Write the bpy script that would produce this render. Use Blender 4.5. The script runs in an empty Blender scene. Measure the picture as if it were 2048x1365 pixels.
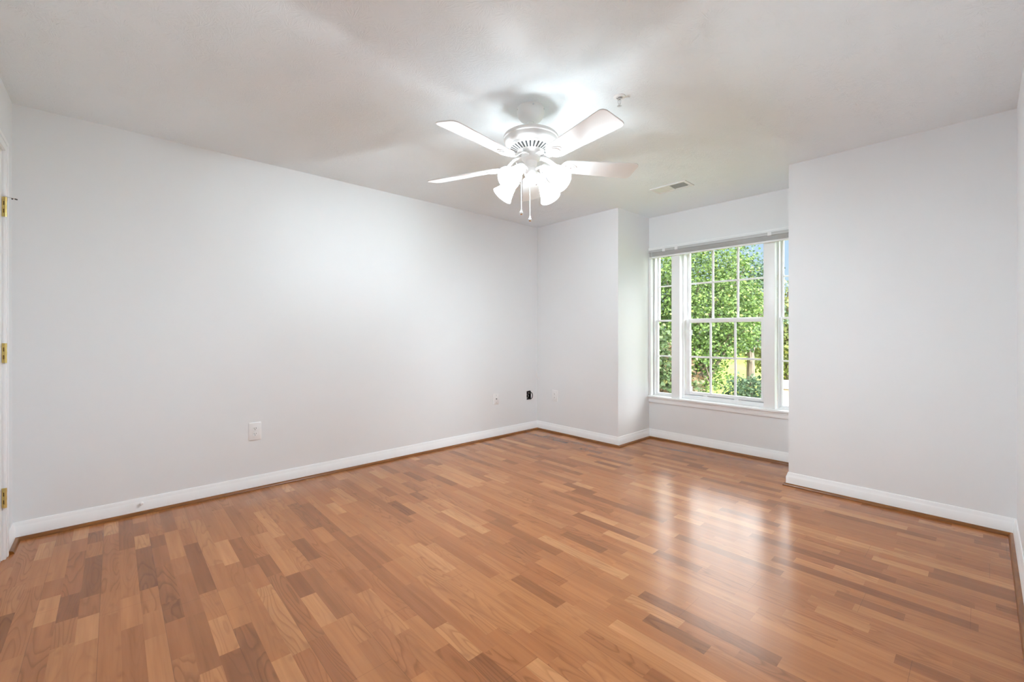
import bpy, bmesh, math, random
import numpy as np
from mathutils import Vector, Matrix

sc = bpy.context.scene
COL = sc.collection
rng = random.Random(11)

# ------------------------------------------------------------------ camera
W, L, H = 3.7926, 4.2033, 2.44          # room width, length, ceiling height
BX0, BX1, BD = 1.1434, 2.6594, 0.6045   # bay recess
YW = L + BD
FPX, YAW, V0 = 866.28, -0.8272, 667.12
cam_d = bpy.data.cameras.new('camera')
cam_d.sensor_width = 36.0
cam_d.lens = FPX / 2048 * 36.0
cam_d.shift_y = -(682.5 - V0) / 2048
cam_d.clip_start = 0.02
cam_d.clip_end = 400
cam = bpy.data.objects.new('camera', cam_d)
COL.objects.link(cam)
cam.location = (3.662, 0.4167, 1.1578)
cam.rotation_euler = (math.pi / 2, 0, -YAW)
sc.camera = cam

# ------------------------------------------------------------------ world, sun, exposure
world = bpy.data.worlds.new('sky')
sc.world = world
world.use_nodes = True
wn, wl = world.node_tree.nodes, world.node_tree.links
wn.clear()
w_out = wn.new('ShaderNodeOutputWorld')
w_bg = wn.new('ShaderNodeBackground')
w_tc = wn.new('ShaderNodeTexCoord')
w_sep = wn.new('ShaderNodeSeparateXYZ')
w_ramp = wn.new('ShaderNodeValToRGB')
wl.new(w_tc.outputs['Generated'], w_sep.inputs[0])
wl.new(w_sep.outputs['Z'], w_ramp.inputs[0])
w_az = wn.new('ShaderNodeMapRange')        # brighter sky towards the sun's side
w_az.inputs[1].default_value = 0.55; w_az.inputs[2].default_value = 0.92
w_az.inputs[3].default_value = 1.0; w_az.inputs[4].default_value = 10.5
wl.new(w_sep.outputs['X'], w_az.inputs[0])
w_mul = wn.new('ShaderNodeVectorMath'); w_mul.operation = 'SCALE'
wl.new(w_ramp.outputs[0], w_mul.inputs[0]); wl.new(w_az.outputs[0], w_mul.inputs['Scale'])
wl.new(w_mul.outputs[0], w_bg.inputs[0])
wl.new(w_bg.outputs[0], w_out.inputs[0])
cr = w_ramp.color_ramp
cr.elements[0].position = 0.0
cr.elements[0].color = (0.20, 0.26, 0.30, 1)
cr.elements[1].position = 1.0
cr.elements[1].color = (0.55, 0.65, 0.8, 1)
e = cr.elements.new(0.02); e.color = (0.20, 0.26, 0.30, 1)
e = cr.elements.new(0.22); e.color = (0.19, 0.26, 0.35, 1)
e = cr.elements.new(0.34); e.color = (2.5, 2.5, 2.5, 1)
SKY = 3.0
w_bg.inputs[1].default_value = SKY

sun_d = bpy.data.lights.new('sun', 'SUN')
sun_d.energy = 3.4
sun_d.angle = math.radians(1.0)
sun_d.color = (1.0, 0.95, 0.85)
sun = bpy.data.objects.new('sun', sun_d)
COL.objects.link(sun)
sun.location = (8, -8, 20)
sun.rotation_euler = Vector((-0.42, 0.62, -0.85)).to_track_quat('-Z', 'Y').to_euler()

SHADE_PASS, SHADE_CLEAR = 0.10, 0.5     # how much of the lamp light the frosted glass lets through, and how much of that unscattered
BULB = 2550.0                             # radiance of the four lit bulbs of the ceiling fan
vs = sc.view_settings
vs.view_transform = 'Standard'
vs.look = 'None'
vs.gamma = 1.0
vs.use_curve_mapping = False
vs.exposure = 0.0
sc.cycles.use_denoising = True
sc.cycles.max_bounces = 14
sc.cycles.diffuse_bounces = 10
sc.cycles.glossy_bounces = 6
sc.cycles.transparent_max_bounces = 16
sc.cycles.sample_clamp_indirect = 8.0
sc.cycles.caustics_reflective = False
sc.cycles.caustics_refractive = False


# ------------------------------------------------------------------ node helpers
class NT:
    def __init__(self, name):
        self.m = bpy.data.materials.new(name)
        self.m.use_nodes = True
        self.t = self.m.node_tree
        self.t.nodes.clear()
        self.out = self.t.nodes.new('ShaderNodeOutputMaterial')

    def n(self, typ, **kw):
        x = self.t.nodes.new(typ)
        for k, v in kw.items():
            setattr(x, k, v)
        return x

    def l(self, a, b):
        self.t.links.new(a, b)

    def put(self, sock, v):
        if hasattr(v, 'is_output') or isinstance(v, bpy.types.NodeSocket):
            self.l(v, sock)
        else:
            sock.default_value = v

    def math(self, op, a, b=None, c=None):
        x = self.n('ShaderNodeMath', operation=op)
        self.put(x.inputs[0], a)
        if b is not None: self.put(x.inputs[1], b)
        if c is not None: self.put(x.inputs[2], c)
        return x.outputs[0]

    def vec(self, a, b, c):
        x = self.n('ShaderNodeCombineXYZ')
        for i, v in enumerate((a, b, c)): self.put(x.inputs[i], v)
        return x.outputs[0]

    def noise(self, v, scale, detail=3, rough=0.5, dist=0.0):
        x = self.n('ShaderNodeTexNoise')
        if v is not None: self.l(v, x.inputs['Vector'])
        x.inputs['Scale'].default_value = scale
        x.inputs['Detail'].default_value = detail
        x.inputs['Roughness'].default_value = rough
        x.inputs['Distortion'].default_value = dist
        return x.outputs['Fac']

    def white(self, v):
        x = self.n('ShaderNodeTexWhiteNoise', noise_dimensions='3D')
        self.l(v, x.inputs['Vector'])
        return x

    def ramp(self, fac, stops):
        x = self.n('ShaderNodeValToRGB')
        cr = x.color_ramp
        while len(cr.elements) < len(stops): cr.elements.new(0.5)
        for el, (p, c) in zip(cr.elements, stops):
            el.position = p
            el.color = (*c, 1) if len(c) == 3 else c
        self.put(x.inputs[0], fac)
        return x.outputs[0]

    def mix(self, fac, a, b, blend='MIX'):
        x = self.n('ShaderNodeMix', data_type='RGBA', blend_type=blend)
        self.put(x.inputs[0], fac)
        for s, v in ((x.inputs[6], a), (x.inputs[7], b)):
            self.put(s, v if not isinstance(v, tuple) else (*v[:3], 1))
        return x.outputs[2]

    def bump(self, h, strength, dist=0.01):
        x = self.n('ShaderNodeBump')
        x.inputs['Strength'].default_value = strength
        x.inputs['Distance'].default_value = dist
        self.l(h, x.inputs['Height'])
        return x.outputs[0]

    def bsdf(self, color, rough=0.5, metal=0.0, normal=None, spec=0.5, **kw):
        x = self.n('ShaderNodeBsdfPrincipled')
        self.put(x.inputs['Base Color'], color if not isinstance(color, tuple) else (*color, 1))
        self.put(x.inputs['Roughness'], rough)
        x.inputs['Metallic'].default_value = metal
        x.inputs['Specular IOR Level'].default_value = spec
        if normal is not None: self.l(normal, x.inputs['Normal'])
        for k, v in kw.items(): self.put(x.inputs[k], v)
        self.l(x.outputs[0], self.out.inputs[0])
        return x

    def pos(self):
        return self.n('ShaderNodeNewGeometry').outputs['Position']

    def obj(self):
        return self.n('ShaderNodeTexCoord').outputs['Object']


def simple(name, color, rough=0.5, metal=0.0, var=0.03, nscale=14.0, bump=0.0, bscale=300.0, spec=0.5, **kw):
    t = NT(name)
    p = t.obj()
    n = t.noise(p, nscale, 3)
    lo = tuple(max(0, c * (1 - var)) for c in color)
    hi = tuple(min(1, c * (1 + var)) for c in color)
    c = t.ramp(n, [(0.3, lo), (0.7, hi)])
    nb = t.bump(t.noise(p, bscale, 2), bump, 0.002) if bump else None
    t.bsdf(c, rough, metal, nb, spec, **kw)
    return t.m


M_WALL = simple('wall_paint', (0.80, 0.81, 0.82), 0.55, var=0.006, nscale=2.0, bump=0.05, bscale=260, spec=0.3)
M_TRIM = simple('trim_white_paint', (0.89, 0.895, 0.90), 0.32, var=0.008, bump=0.02)
M_VINYL = simple('white_vinyl', (0.84, 0.84, 0.85), 0.35, var=0.01)
M_PLATE = simple('white_plastic', (0.86, 0.86, 0.86), 0.3, var=0.01)
M_SLOT = simple('dark_slot', (0.02, 0.02, 0.02), 0.6, var=0.2)
M_FAN = simple('fan_white_enamel', (0.86, 0.855, 0.84), 0.28, var=0.01)
M_BLADE = simple('fan_blade_white', (0.88, 0.875, 0.865), 0.22, var=0.01)
M_FANDARK = simple('fan_slot_shade', (0.05, 0.05, 0.05), 0.6, var=0.2)
M_CHROME = simple('chrome', (0.75, 0.75, 0.76), 0.12, metal=1.0, var=0.02)
M_BRASS = simple('polished_brass', (0.78, 0.60, 0.22), 0.28, metal=1.0, var=0.06, nscale=40)
M_GAPSHADE = simple('hinge_gap_shade', (0.20, 0.11, 0.02), 0.5, metal=0.6, var=0.1)  # dark brown standing in for shade between the hinge knuckles
M_RUBBER = simple('black_rubber', (0.03, 0.03, 0.03), 0.6, var=0.2)
M_CABLE = simple('black_cable', (0.012, 0.012, 0.013), 0.35, var=0.2)
M_RAIL = simple('blind_rail', (0.50, 0.50, 0.50), 0.45, var=0.03, nscale=6)
M_BLIND = simple('blind_slats', (0.82, 0.82, 0.82), 0.45, var=0.03, nscale=6)
M_DUCT = simple('duct_shade', (0.012, 0.012, 0.012), 0.7, var=0.2)  # near-black standing in for the unlit duct
M_METALW = simple('white_painted_metal', (0.82, 0.82, 0.82), 0.4, var=0.01)


def make_ceiling_mat():
    t = NT('stomped_ceiling_texture')
    p = t.pos()
    sep = t.n('ShaderNodeSeparateXYZ'); t.l(p, sep.inputs[0])
    hs = []
    for (sc_, off, seed) in ((5.2, 0.0, 3.1), (6.1, 0.37, 9.7)):
        v = t.vec(t.math('ADD', sep.outputs[0], off), t.math('ADD', sep.outputs[1], off * 0.6), 0.0)
        vo = t.n('ShaderNodeTexVoronoi', voronoi_dimensions='2D', feature='F1')
        t.l(v, vo.inputs['Vector']); vo.inputs['Scale'].default_value = sc_
        d = t.n('ShaderNodeVectorMath', operation='SUBTRACT')
        t.l(v, d.inputs[0]); t.l(vo.outputs['Position'], d.inputs[1])
        ds = t.n('ShaderNodeSeparateXYZ'); t.l(d.outputs[0], ds.inputs[0])
        ang = t.math('ARCTAN2', ds.outputs[1], ds.outputs[0])
        r = t.math('MULTIPLY', vo.outputs['Distance'], 1.0 / sc_)
        # rays: noise over the angle, wobbled along the radius
        nv = t.vec(t.math('MULTIPLY', ang, 7.0), t.math('MULTIPLY', r, 22.0), seed)
        n = t.noise(nv, 1.3, 2.0, 0.55)
        ridge = t.n('ShaderNodeMapRange'); t.put(ridge.inputs[0], n)
        ridge.inputs[1].default_value = 0.50; ridge.inputs[2].default_value = 0.64
        mask = t.n('ShaderNodeMapRange'); t.put(mask.inputs[0], r)
        mask.inputs[1].default_value = 0.105; mask.inputs[2].default_value = 0.04
        mask2 = t.n('ShaderNodeMapRange'); t.put(mask2.inputs[0], r)
        mask2.inputs[1].default_value = 0.004; mask2.inputs[2].default_value = 0.02
        hs.append(t.math('MULTIPLY', ridge.outputs[0], t.math('MULTIPLY', mask.outputs[0], mask2.outputs[0])))
    h = t.math('MAXIMUM', hs[0], hs[1])
    patch = t.noise(p, 2.2, 2)
    pm = t.n('ShaderNodeMapRange'); t.put(pm.inputs[0], patch)
    pm.inputs[1].default_value = 0.3; pm.inputs[2].default_value = 0.65
    pm.inputs[3].default_value = 0.35; pm.inputs[4].default_value = 1.0
    h = t.math('MULTIPLY', h, pm.outputs[0])
    t.bsdf((0.865, 0.915, 0.945), 0.7, 0, t.bump(h, 0.45, 0.0042), 0.25)
    return t.m


def make_floor_mat():
    t = NT('three_strip_wood_laminate')
    p = t.pos()
    sep = t.n('ShaderNodeSeparateXYZ'); t.l(p, sep.inputs[0])
    X, Y = sep.outputs[0], sep.outputs[1]
    sw = 0.0643
    rowf = t.math('DIVIDE', t.math('ADD', Y, 0.012), sw)
    row = t.math('FLOOR', rowf)
    rr = t.white(t.vec(row, 3.3, 1.7))
    rr2 = t.white(t.vec(row, 8.1, 5.2))
    ln = t.math('MULTIPLY_ADD', rr.outputs['Value'], 0.20, 0.27)
    xs = t.math('ADD', t.math('DIVIDE', X, ln), t.math('MULTIPLY', rr2.outputs['Value'], 23.0))
    # uneven strip lengths: warp the running coordinate before cutting it into strips
    xs = t.math('ADD', xs, t.math('MULTIPLY', t.math('SINE', t.math('MULTIPLY_ADD', xs, 2.1, t.math('MULTIPLY', rr.outputs['Value'], 40.0))), 0.33))
    col = t.math('FLOOR', xs)
    cid = t.vec(row, col, 0.0)
    wn_ = t.white(cid)
    r1 = wn_.outputs['Value']
    wsep = t.n('ShaderNodeSeparateColor'); t.l(wn_.outputs['Color'], wsep.inputs[0])
    r2, r3 = wsep.outputs[1], wsep.outputs[2]
    base = t.ramp(r1, [(0.0, (0.235, 0.085, 0.028)), (0.12, (0.285, 0.106, 0.036)), (0.30, (0.345, 0.131, 0.045)),
                       (0.62, (0.385, 0.153, 0.053)), (0.86, (0.43, 0.180, 0.066)), (1.0, (0.50, 0.228, 0.092))])
    hue = t.mix(t.math('MULTIPLY', r2, 0.30), base, t.mix(1.0, base, (1.0, 0.86, 0.80), 'MULTIPLY'))
    # straight grain
    gx = t.math('MULTIPLY_ADD', r1, 31.0, t.math('MULTIPLY', X, 2.2))
    gy = t.math('MULTIPLY_ADD', r2, 17.0, t.math('MULTIPLY', Y, 75.0))
    g1 = t.noise(t.vec(gx, gy, t.math('MULTIPLY', r3, 9.0)), 1.0, 4, 0.6)
    # cathedral figure: contour lines of a stretched noise field
    cx_ = t.math('MULTIPLY_ADD', r2, 41.0, t.math('MULTIPLY', X, 1.5))
    cy_ = t.math('MULTIPLY_ADD', r1, 27.0, t.math('MULTIPLY', Y, 11.0))
    cf = t.noise(t.vec(cx_, cy_, t.math('MULTIPLY', r3, 13.0)), 1.0, 1.5, 0.4)
    rings = t.math('FRACT', t.math('MULTIPLY', cf, 16.0))
    ringl = t.ramp(rings, [(0.0, (1, 1, 1)), (0.55, (0.97, 0.97, 0.97)), (0.86, (0.68, 0.65, 0.62)), (1.0, (1, 1, 1))])
    broad = t.noise(t.vec(t.math('MULTIPLY_ADD', r3, 19.0, t.math('MULTIPLY', X, 2.5)), t.math('MULTIPLY', Y, 34.0), r1), 1.0, 2)
    gcol = t.ramp(g1, [(0.25, (0.85, 0.83, 0.81)), (0.5, (1.0, 1.0, 1.0)), (0.75, (1.06, 1.07, 1.07))])
    bcol = t.ramp(broad, [(0.28, (0.84, 0.81, 0.79)), (0.7, (1.08, 1.08, 1.09))])
    c = t.mix(0.75, hue, gcol, 'MULTIPLY')
    c = t.mix(0.8, c, bcol, 'MULTIPLY')
    # the ring figure shows on some strips only
    ringm = t.n('ShaderNodeMapRange'); t.put(ringm.inputs[0], r3)
    ringm.inputs[1].default_value = 0.35; ringm.inputs[2].default_value = 0.9
    c = t.mix(t.math('MULTIPLY', ringm.outputs[0], 0.8), c, ringl, 'MULTIPLY')
    # knots
    kn = t.n('ShaderNodeTexVoronoi', voronoi_dimensions='2D', feature='F1')
    t.l(t.vec(t.math('MULTIPLY', X, 1.0), t.math('MULTIPLY', Y, 2.2), 0.0), kn.inputs['Vector'])
    kn.inputs['Scale'].default_value = 2.6
    kf = t.n('ShaderNodeMapRange'); t.put(kf.inputs[0], kn.outputs['Distance'])
    kf.inputs[1].default_value = 0.07; kf.inputs[2].default_value = 0.01
    c = t.mix(t.math('MULTIPLY', kf.outputs[0], 0.22), c, (0.10, 0.035, 0.015))
    # seams between planks of three strips, and faint edges of the strips
    pf = t.math('FRACT', t.math('DIVIDE', rowf, 3.0))
    pd = t.math('MULTIPLY', t.math('MINIMUM', pf, t.math('SUBTRACT', 1.0, pf)), sw * 3)
    seam = t.math('LESS_THAN', pd, 0.0007)
    prow = t.math('FLOOR', t.math('DIVIDE', rowf, 3.0))
    pr = t.white(t.vec(prow, 1.0, 4.0)).outputs['Value']
    ef = t.math('FRACT', t.math('ADD', t.math('DIVIDE', X, 1.21), pr))
    ed = t.math('MULTIPLY', t.math('MINIMUM', ef, t.math('SUBTRACT', 1.0, ef)), 1.21)
    seam = t.math('MAXIMUM', seam, t.math('LESS_THAN', ed, 0.0007))
    c = t.mix(t.math('MULTIPLY', seam, 0.45), c, (0.07, 0.03, 0.015))
    rough = t.n('ShaderNodeMapRange'); t.put(rough.inputs[0], t.noise(t.vec(t.math('MULTIPLY', X, 6), t.math('MULTIPLY', Y, 40), 0.0), 1.0, 3))
    rough.inputs[3].default_value = 0.18; rough.inputs[4].default_value = 0.26
    hh = t.math('SUBTRACT', t.math('MULTIPLY', g1, 0.25), seam)
    wav = t.math('ADD', hh, t.math('MULTIPLY', t.noise(p, 7.0, 1), 3.0))
    t.bsdf(c, rough.outputs[0], 0, t.bump(wav, 0.07, 0.0012), 0.42)
    return t.m


def make_wood_trim():
    t = NT('stained_quarter_round')
    p = t.pos()
    n = t.noise(p, 9.0, 3)
    f = t.n('ShaderNodeMapping'); t.l(p, f.inputs[0]); f.inputs['Scale'].default_value = (14, 14, 160)
    g = t.noise(f.outputs[0], 1.0, 3)
    c = t.ramp(g, [(0.3, (0.13, 0.040, 0.004)), (0.55, (0.21, 0.070, 0.006)), (0.75, (0.29, 0.105, 0.012))])
    c = t.mix(t.math('MULTIPLY', n, 0.3), c, (0.20, 0.07, 0.02))
    t.bsdf(c, 0.32, 0, None, 0.5)
    return t.m


def make_shade_mat():
    t = NT('frosted_lamp_glass')
    df = t.n('ShaderNodeBsdfDiffuse'); df.inputs[0].default_value = (0.90, 0.90, 0.90, 1)
    tr = t.n('ShaderNodeBsdfTranslucent'); tr.inputs[0].default_value = (0.8, 0.8, 0.8, 1)
    tp = t.n('ShaderNodeBsdfTransparent'); tp.inputs[0].default_value = (0.9, 0.9, 0.9, 1)
    gl = t.n('ShaderNodeBsdfGlossy'); gl.inputs['Roughness'].default_value = 0.12
    m1 = t.n('ShaderNodeMixShader'); m1.inputs[0].default_value = SHADE_CLEAR
    t.l(tr.outputs[0], m1.inputs[1]); t.l(tp.outputs[0], m1.inputs[2])
    m0 = t.n('ShaderNodeMixShader'); m0.inputs[0].default_value = SHADE_PASS
    t.l(df.outputs[0], m0.inputs[1]); t.l(m1.outputs[0], m0.inputs[2])
    m2 = t.n('ShaderNodeMixShader'); m2.inputs[0].default_value = 0.05
    t.l(m0.outputs[0], m2.inputs[1]); t.l(gl.outputs[0], m2.inputs[2])
    t.l(m2.outputs[0], t.out.inputs[0])
    return t.m


def make_bulb_mat():
    t = NT('lit_bulb')
    em = t.n('ShaderNodeEmission')
    em.inputs[0].default_value = (0.88, 1.005, 1.08, 1)
    em.inputs[1].default_value = BULB
    t.l(em.outputs[0], t.out.inputs[0])
    return t.m


def make_glass():
    t = NT('window_glass')
    tp = t.n('ShaderNodeBsdfTransparent'); tp.inputs[0].default_value = (0.97, 0.985, 0.98, 1)
    gl = t.n('ShaderNodeBsdfGlossy'); gl.inputs['Roughness'].default_value = 0.02
    lw = t.n('ShaderNodeLayerWeight'); lw.inputs[0].default_value = 0.25
    m = t.n('ShaderNodeMixShader')
    t.put(m.inputs[0], t.math('MULTIPLY', lw.outputs['Fresnel'], 0.5))
    t.l(tp.outputs[0], m.inputs[1]); t.l(gl.outputs[0], m.inputs[2])
    t.l(m.outputs[0], t.out.inputs[0])
    return t.m


def make_leaf_mat(name, dark, mid, light, brown=0.0, yellow=0.08):
    t = NT(name)
    geo = t.n('ShaderNodeNewGeometry')
    r = geo.outputs['Random Per Island']
    c = t.ramp(r, [(0.0, dark), (0.5, mid), (1.0 - yellow - 0.02, light), (1.0 - yellow + 0.02, (0.27, 0.26, 0.07))])
    if brown > 0:
        n = t.noise(geo.outputs['Position'], 1.15, 3, 0.6)
        f = t.n('ShaderNodeMapRange'); t.put(f.inputs[0], n)
        f.inputs[1].default_value = 0.64 - brown; f.inputs[2].default_value = 0.70 - brown
        c2 = t.ramp(r, [(0.0, (0.11, 0.060, 0.030)), (0.6, (0.20, 0.125, 0.068)), (1.0, (0.30, 0.21, 0.125))])
        c = t.mix(f.outputs[0], c, c2)
    d = t.n('ShaderNodeBsdfPrincipled')
    t.l(c, d.inputs['Base Color']); d.inputs['Roughness'].default_value = 0.55; d.inputs['Specular IOR Level'].default_value = 0.25
    tr = t.n('ShaderNodeBsdfTranslucent'); t.l(c, tr.inputs[0])
    m = t.n('ShaderNodeMixShader'); m.inputs[0].default_value = 0.35
    t.l(d.outputs[0], m.inputs[1]); t.l(tr.outputs[0], m.inputs[2])
    t.l(m.outputs[0], t.out.inputs[0])
    return t.m


def make_lawn():
    t = NT('sunny_lawn')
    p = t.pos()
    n1 = t.noise(p, 0.12, 3); n2 = t.noise(p, 6.0, 4, 0.7)
    c = t.ramp(n1, [(0.35, (0.13, 0.20, 0.025)), (0.6, (0.25, 0.29, 0.045))])
    c = t.mix(0.5, c, t.ramp(n2, [(0.3, (0.6, 0.6, 0.6)), (0.7, (1.25, 1.25, 1.2))]), 'MULTIPLY')
    t.bsdf(c, 0.8, 0, None, 0.2)
    return t.m


def make_bark():
    t = NT('tree_bark')
    p = t.obj()
    f = t.n('ShaderNodeMapping'); t.l(p, f.inputs[0]); f.inputs['Scale'].default_value = (14, 14, 3)
    n = t.noise(f.outputs[0], 1.0, 5, 0.7)
    c = t.ramp(n, [(0.3, (0.05, 0.038, 0.028)), (0.7, (0.20, 0.155, 0.115))])
    t.bsdf(c, 0.85, 0, t.bump(n, 0.6, 0.02), 0.2)
    return t.m


def make_brick():
    t = NT('pink_brick')
    b = t.n('ShaderNodeTexBrick')
    mp = t.n('ShaderNodeMapping'); t.l(t.obj(), mp.inputs[0]); mp.inputs['Rotation'].default_value = (math.pi / 2, 0, 0)
    t.l(mp.outputs[0], b.inputs['Vector'])
    b.inputs['Color1'].default_value = (0.42, 0.20, 0.15, 1); b.inputs['Color2'].default_value = (0.50, 0.27, 0.21, 1)
    b.inputs['Mortar'].default_value = (0.5, 0.46, 0.42, 1); b.inputs['Scale'].default_value = 5.0
    t.bsdf(b.outputs['Color'], 0.85, 0, None, 0.2)
    return t.m


M_CEIL, M_FLOOR, M_QR = make_ceiling_mat(), make_floor_mat(), make_wood_trim()
M_SHADE, M_BULB, M_GLASS = make_shade_mat(), make_bulb_mat(), make_glass()
M_LAWN, M_BARK, M_BRICK = make_lawn(), make_bark(), make_brick()
M_LEAF_A = make_leaf_mat('leaves_mid_green', (0.034, 0.058, 0.016), (0.085, 0.142, 0.030), (0.178, 0.250, 0.072), 0.0, 0.02)
M_LEAF_B = make_leaf_mat('leaves_browning', (0.030, 0.052, 0.018), (0.066, 0.100, 0.036), (0.140, 0.180, 0.080), 0.10, 0.02)
M_LEAF_C = make_leaf_mat('leaves_blue_green', (0.026, 0.050, 0.024), (0.055, 0.092, 0.046), (0.105, 0.150, 0.080), 0.0, 0.02)
M_LEAF_D = make_leaf_mat('leaves_pale_green', (0.085, 0.110, 0.030), (0.150, 0.175, 0.055), (0.24, 0.25, 0.10), 0.0, 0.10)
M_PATH = simple('pale_path', (0.52, 0.40, 0.34), 0.85, var=0.1, nscale=1.0)
M_ROOF = simple('roof_shingles', (0.16, 0.15, 0.15), 0.9, var=0.2, nscale=5.0)


# ------------------------------------------------------------------ mesh helpers
def new_bm():
    return bmesh.new()


def bm_box(bm, lo, hi, bevel=0.0, seg=2, mi=0):
    v = [bm.verts.new((x, y, z)) for z in (lo[2], hi[2]) for y in (lo[1], hi[1]) for x in (lo[0], hi[0])]
    fs = [bm.faces.new([v[i] for i in q]) for q in
          ((0, 2, 3, 1), (4, 5, 7, 6), (0, 1, 5, 4), (1, 3, 7, 5), (3, 2, 6, 7), (2, 0, 4, 6))]
    for f in fs: f.material_index = mi
    if bevel > 0:
        es = list({e for f in fs for e in f.edges})
        r = bmesh.ops.bevel(bm, geom=es, offset=bevel, segments=seg, affect='EDGES', profile=0.6)
        for f in r['faces']: f.material_index = mi
    return v


def frame_of(d):
    d = Vector(d).normalized()
    a = Vector((0, 0, 1)) if abs(d.z) < 0.9 else Vector((1, 0, 0))
    u = d.cross(a).normalized()
    return u, d.cross(u).normalized(), d


def bm_lathe(bm, prof, origin=(0, 0, 0), axis=(0, 0, 1), seg=32, mi=0, cap0=False, cap1=False):
    """prof: list of (radius, distance along the axis)"""
    u, w, d = frame_of(axis)
    o = Vector(origin)
    rings = []
    for r, s in prof:
        if r < 1e-6:
            rings.append([bm.verts.new(o + d * s)])
        else:
            rings.append([bm.verts.new(o + d * s + (u * math.cos(a) + w * math.sin(a)) * r)
                          for a in (2 * math.pi * k / seg for k in range(seg))])
    for a, b in zip(rings, rings[1:]):
        for k in range(seg):
            k2 = (k + 1) % seg
            q = [a[k % len(a)], a[k2 % len(a)], b[k2 % len(b)], b[k % len(b)]]
            q = [x for i, x in enumerate(q) if x not in q[:i]]
            if len(q) > 2:
                f = bm.faces.new(q); f.material_index = mi
    if cap0 and len(rings[0]) > 1: bm.faces.new(rings[0]).material_index = mi
    if cap1 and len(rings[-1]) > 1: bm.faces.new(rings[-1]).material_index = mi


def bm_tube(bm, pts, rad, seg=8, mi=0, caps=True):
    pts = [Vector(p) for p in pts]
    rads = rad if isinstance(rad, (list, tuple)) else [rad] * len(pts)
    rings = []
    u = None
    for i, p in enumerate(pts):
        d = (pts[min(i + 1, len(pts) - 1)] - pts[max(i - 1, 0)]).normalized()
        if u is None:
            u = frame_of(d)[0]
        else:
            u = (u - d * u.dot(d)).normalized()
        w = d.cross(u)
        rings.append([bm.verts.new(p + (u * math.cos(a) + w * math.sin(a)) * rads[i])
                      for a in (2 * math.pi * k / seg for k in range(seg))])
    for a, b in zip(rings, rings[1:]):
        for k in range(seg):
            bm.faces.new((a[k], a[(k + 1) % seg], b[(k + 1) % seg], b[k])).material_index = mi
    if caps:
        bm.faces.new(rings[0]).material_index = mi
        bm.faces.new(rings[-1]).material_index = mi


def bm_sphere(bm, c, r, seg=16, rings=10, mi=0):
    prof = [(r * math.sin(math.pi * i / rings), -r * math.cos(math.pi * i / rings)) for i in range(rings + 1)]
    prof[0] = (0, -r); prof[-1] = (0, r)
    bm_lathe(bm, prof, c, (0, 0, 1), seg, mi)


def bm_plate(bm, outline, z0, z1, mat=None, mi=0):
    """extrude a 2D outline (x, y) from z0 to z1, then place by the matrix"""
    mat = mat or Matrix.Identity(4)
    a = [bm.verts.new(mat @ Vector((x, y, z0))) for x, y in outline]
    b = [bm.verts.new(mat @ Vector((x, y, z1))) for x, y in outline]
    n = len(a)
    bm.faces.new(a).material_index = mi
    bm.faces.new(b).material_index = mi
    for k in range(n):
        bm.faces.new((a[k], a[(k + 1) % n], b[(k + 1) % n], b[k])).material_index = mi


def obj(name, bm, mats, parent=None, smooth=True, loc=None, angle=0.6):
    bmesh.ops.recalc_face_normals(bm, faces=bm.faces[:])
    me = bpy.data.meshes.new(name)
    bm.to_mesh(me); bm.free()
    for m in (mats if isinstance(mats, (list, tuple)) else [mats]): me.materials.append(m)
    if smooth:
        me.shade_smooth()
        me.set_sharp_from_angle(angle=angle)
    o = bpy.data.objects.new(name, me)
    COL.objects.link(o)
    if parent is not None: o.parent = parent
    if loc is not None: o.location = loc
    return o


def empty(name, loc, rz=0.0):
    o = bpy.data.objects.new(name, None)
    o.empty_display_size = 0.05
    COL.objects.link(o)
    o.location = loc
    o.rotation_euler = (0, 0, rz)
    return o


def tag(o, label, cat, group=None):
    o['label'] = label; o['category'] = cat
    if group: o['group'] = group
    return o


def structure(o, label=None):
    o['kind'] = 'structure'
    if label: o['label'] = label
    return o


def dup_tree(o, parent=None):
    c = o.copy(); COL.objects.link(c)
    if parent is not None: c.parent = parent
    for ch in list(o.children):
        dup_tree(ch, c)
    return c


# ------------------------------------------------------------------ room shell
POLY = [(0, 0), (0, L), (BX0, L), (BX0, YW), (BX1, YW), (BX1, L), (W, L), (W, 0)]
NP = len(POLY)


def seg_dir(i):
    a, b = Vector(POLY[i]), Vector(POLY[(i + 1) % NP])
    return (b - a).normalized()


def seg_n(i):
    d = seg_dir(i)
    return Vector((d.y, -d.x))          # points into the room


def miter(i, o):
    """corner i moved o into the room"""
    n1, n2 = seg_n((i - 1) % NP), seg_n(i)
    return Vector(POLY[i]) + (n1 + n2) * (o / (1 + n1.dot(n2)))


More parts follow.
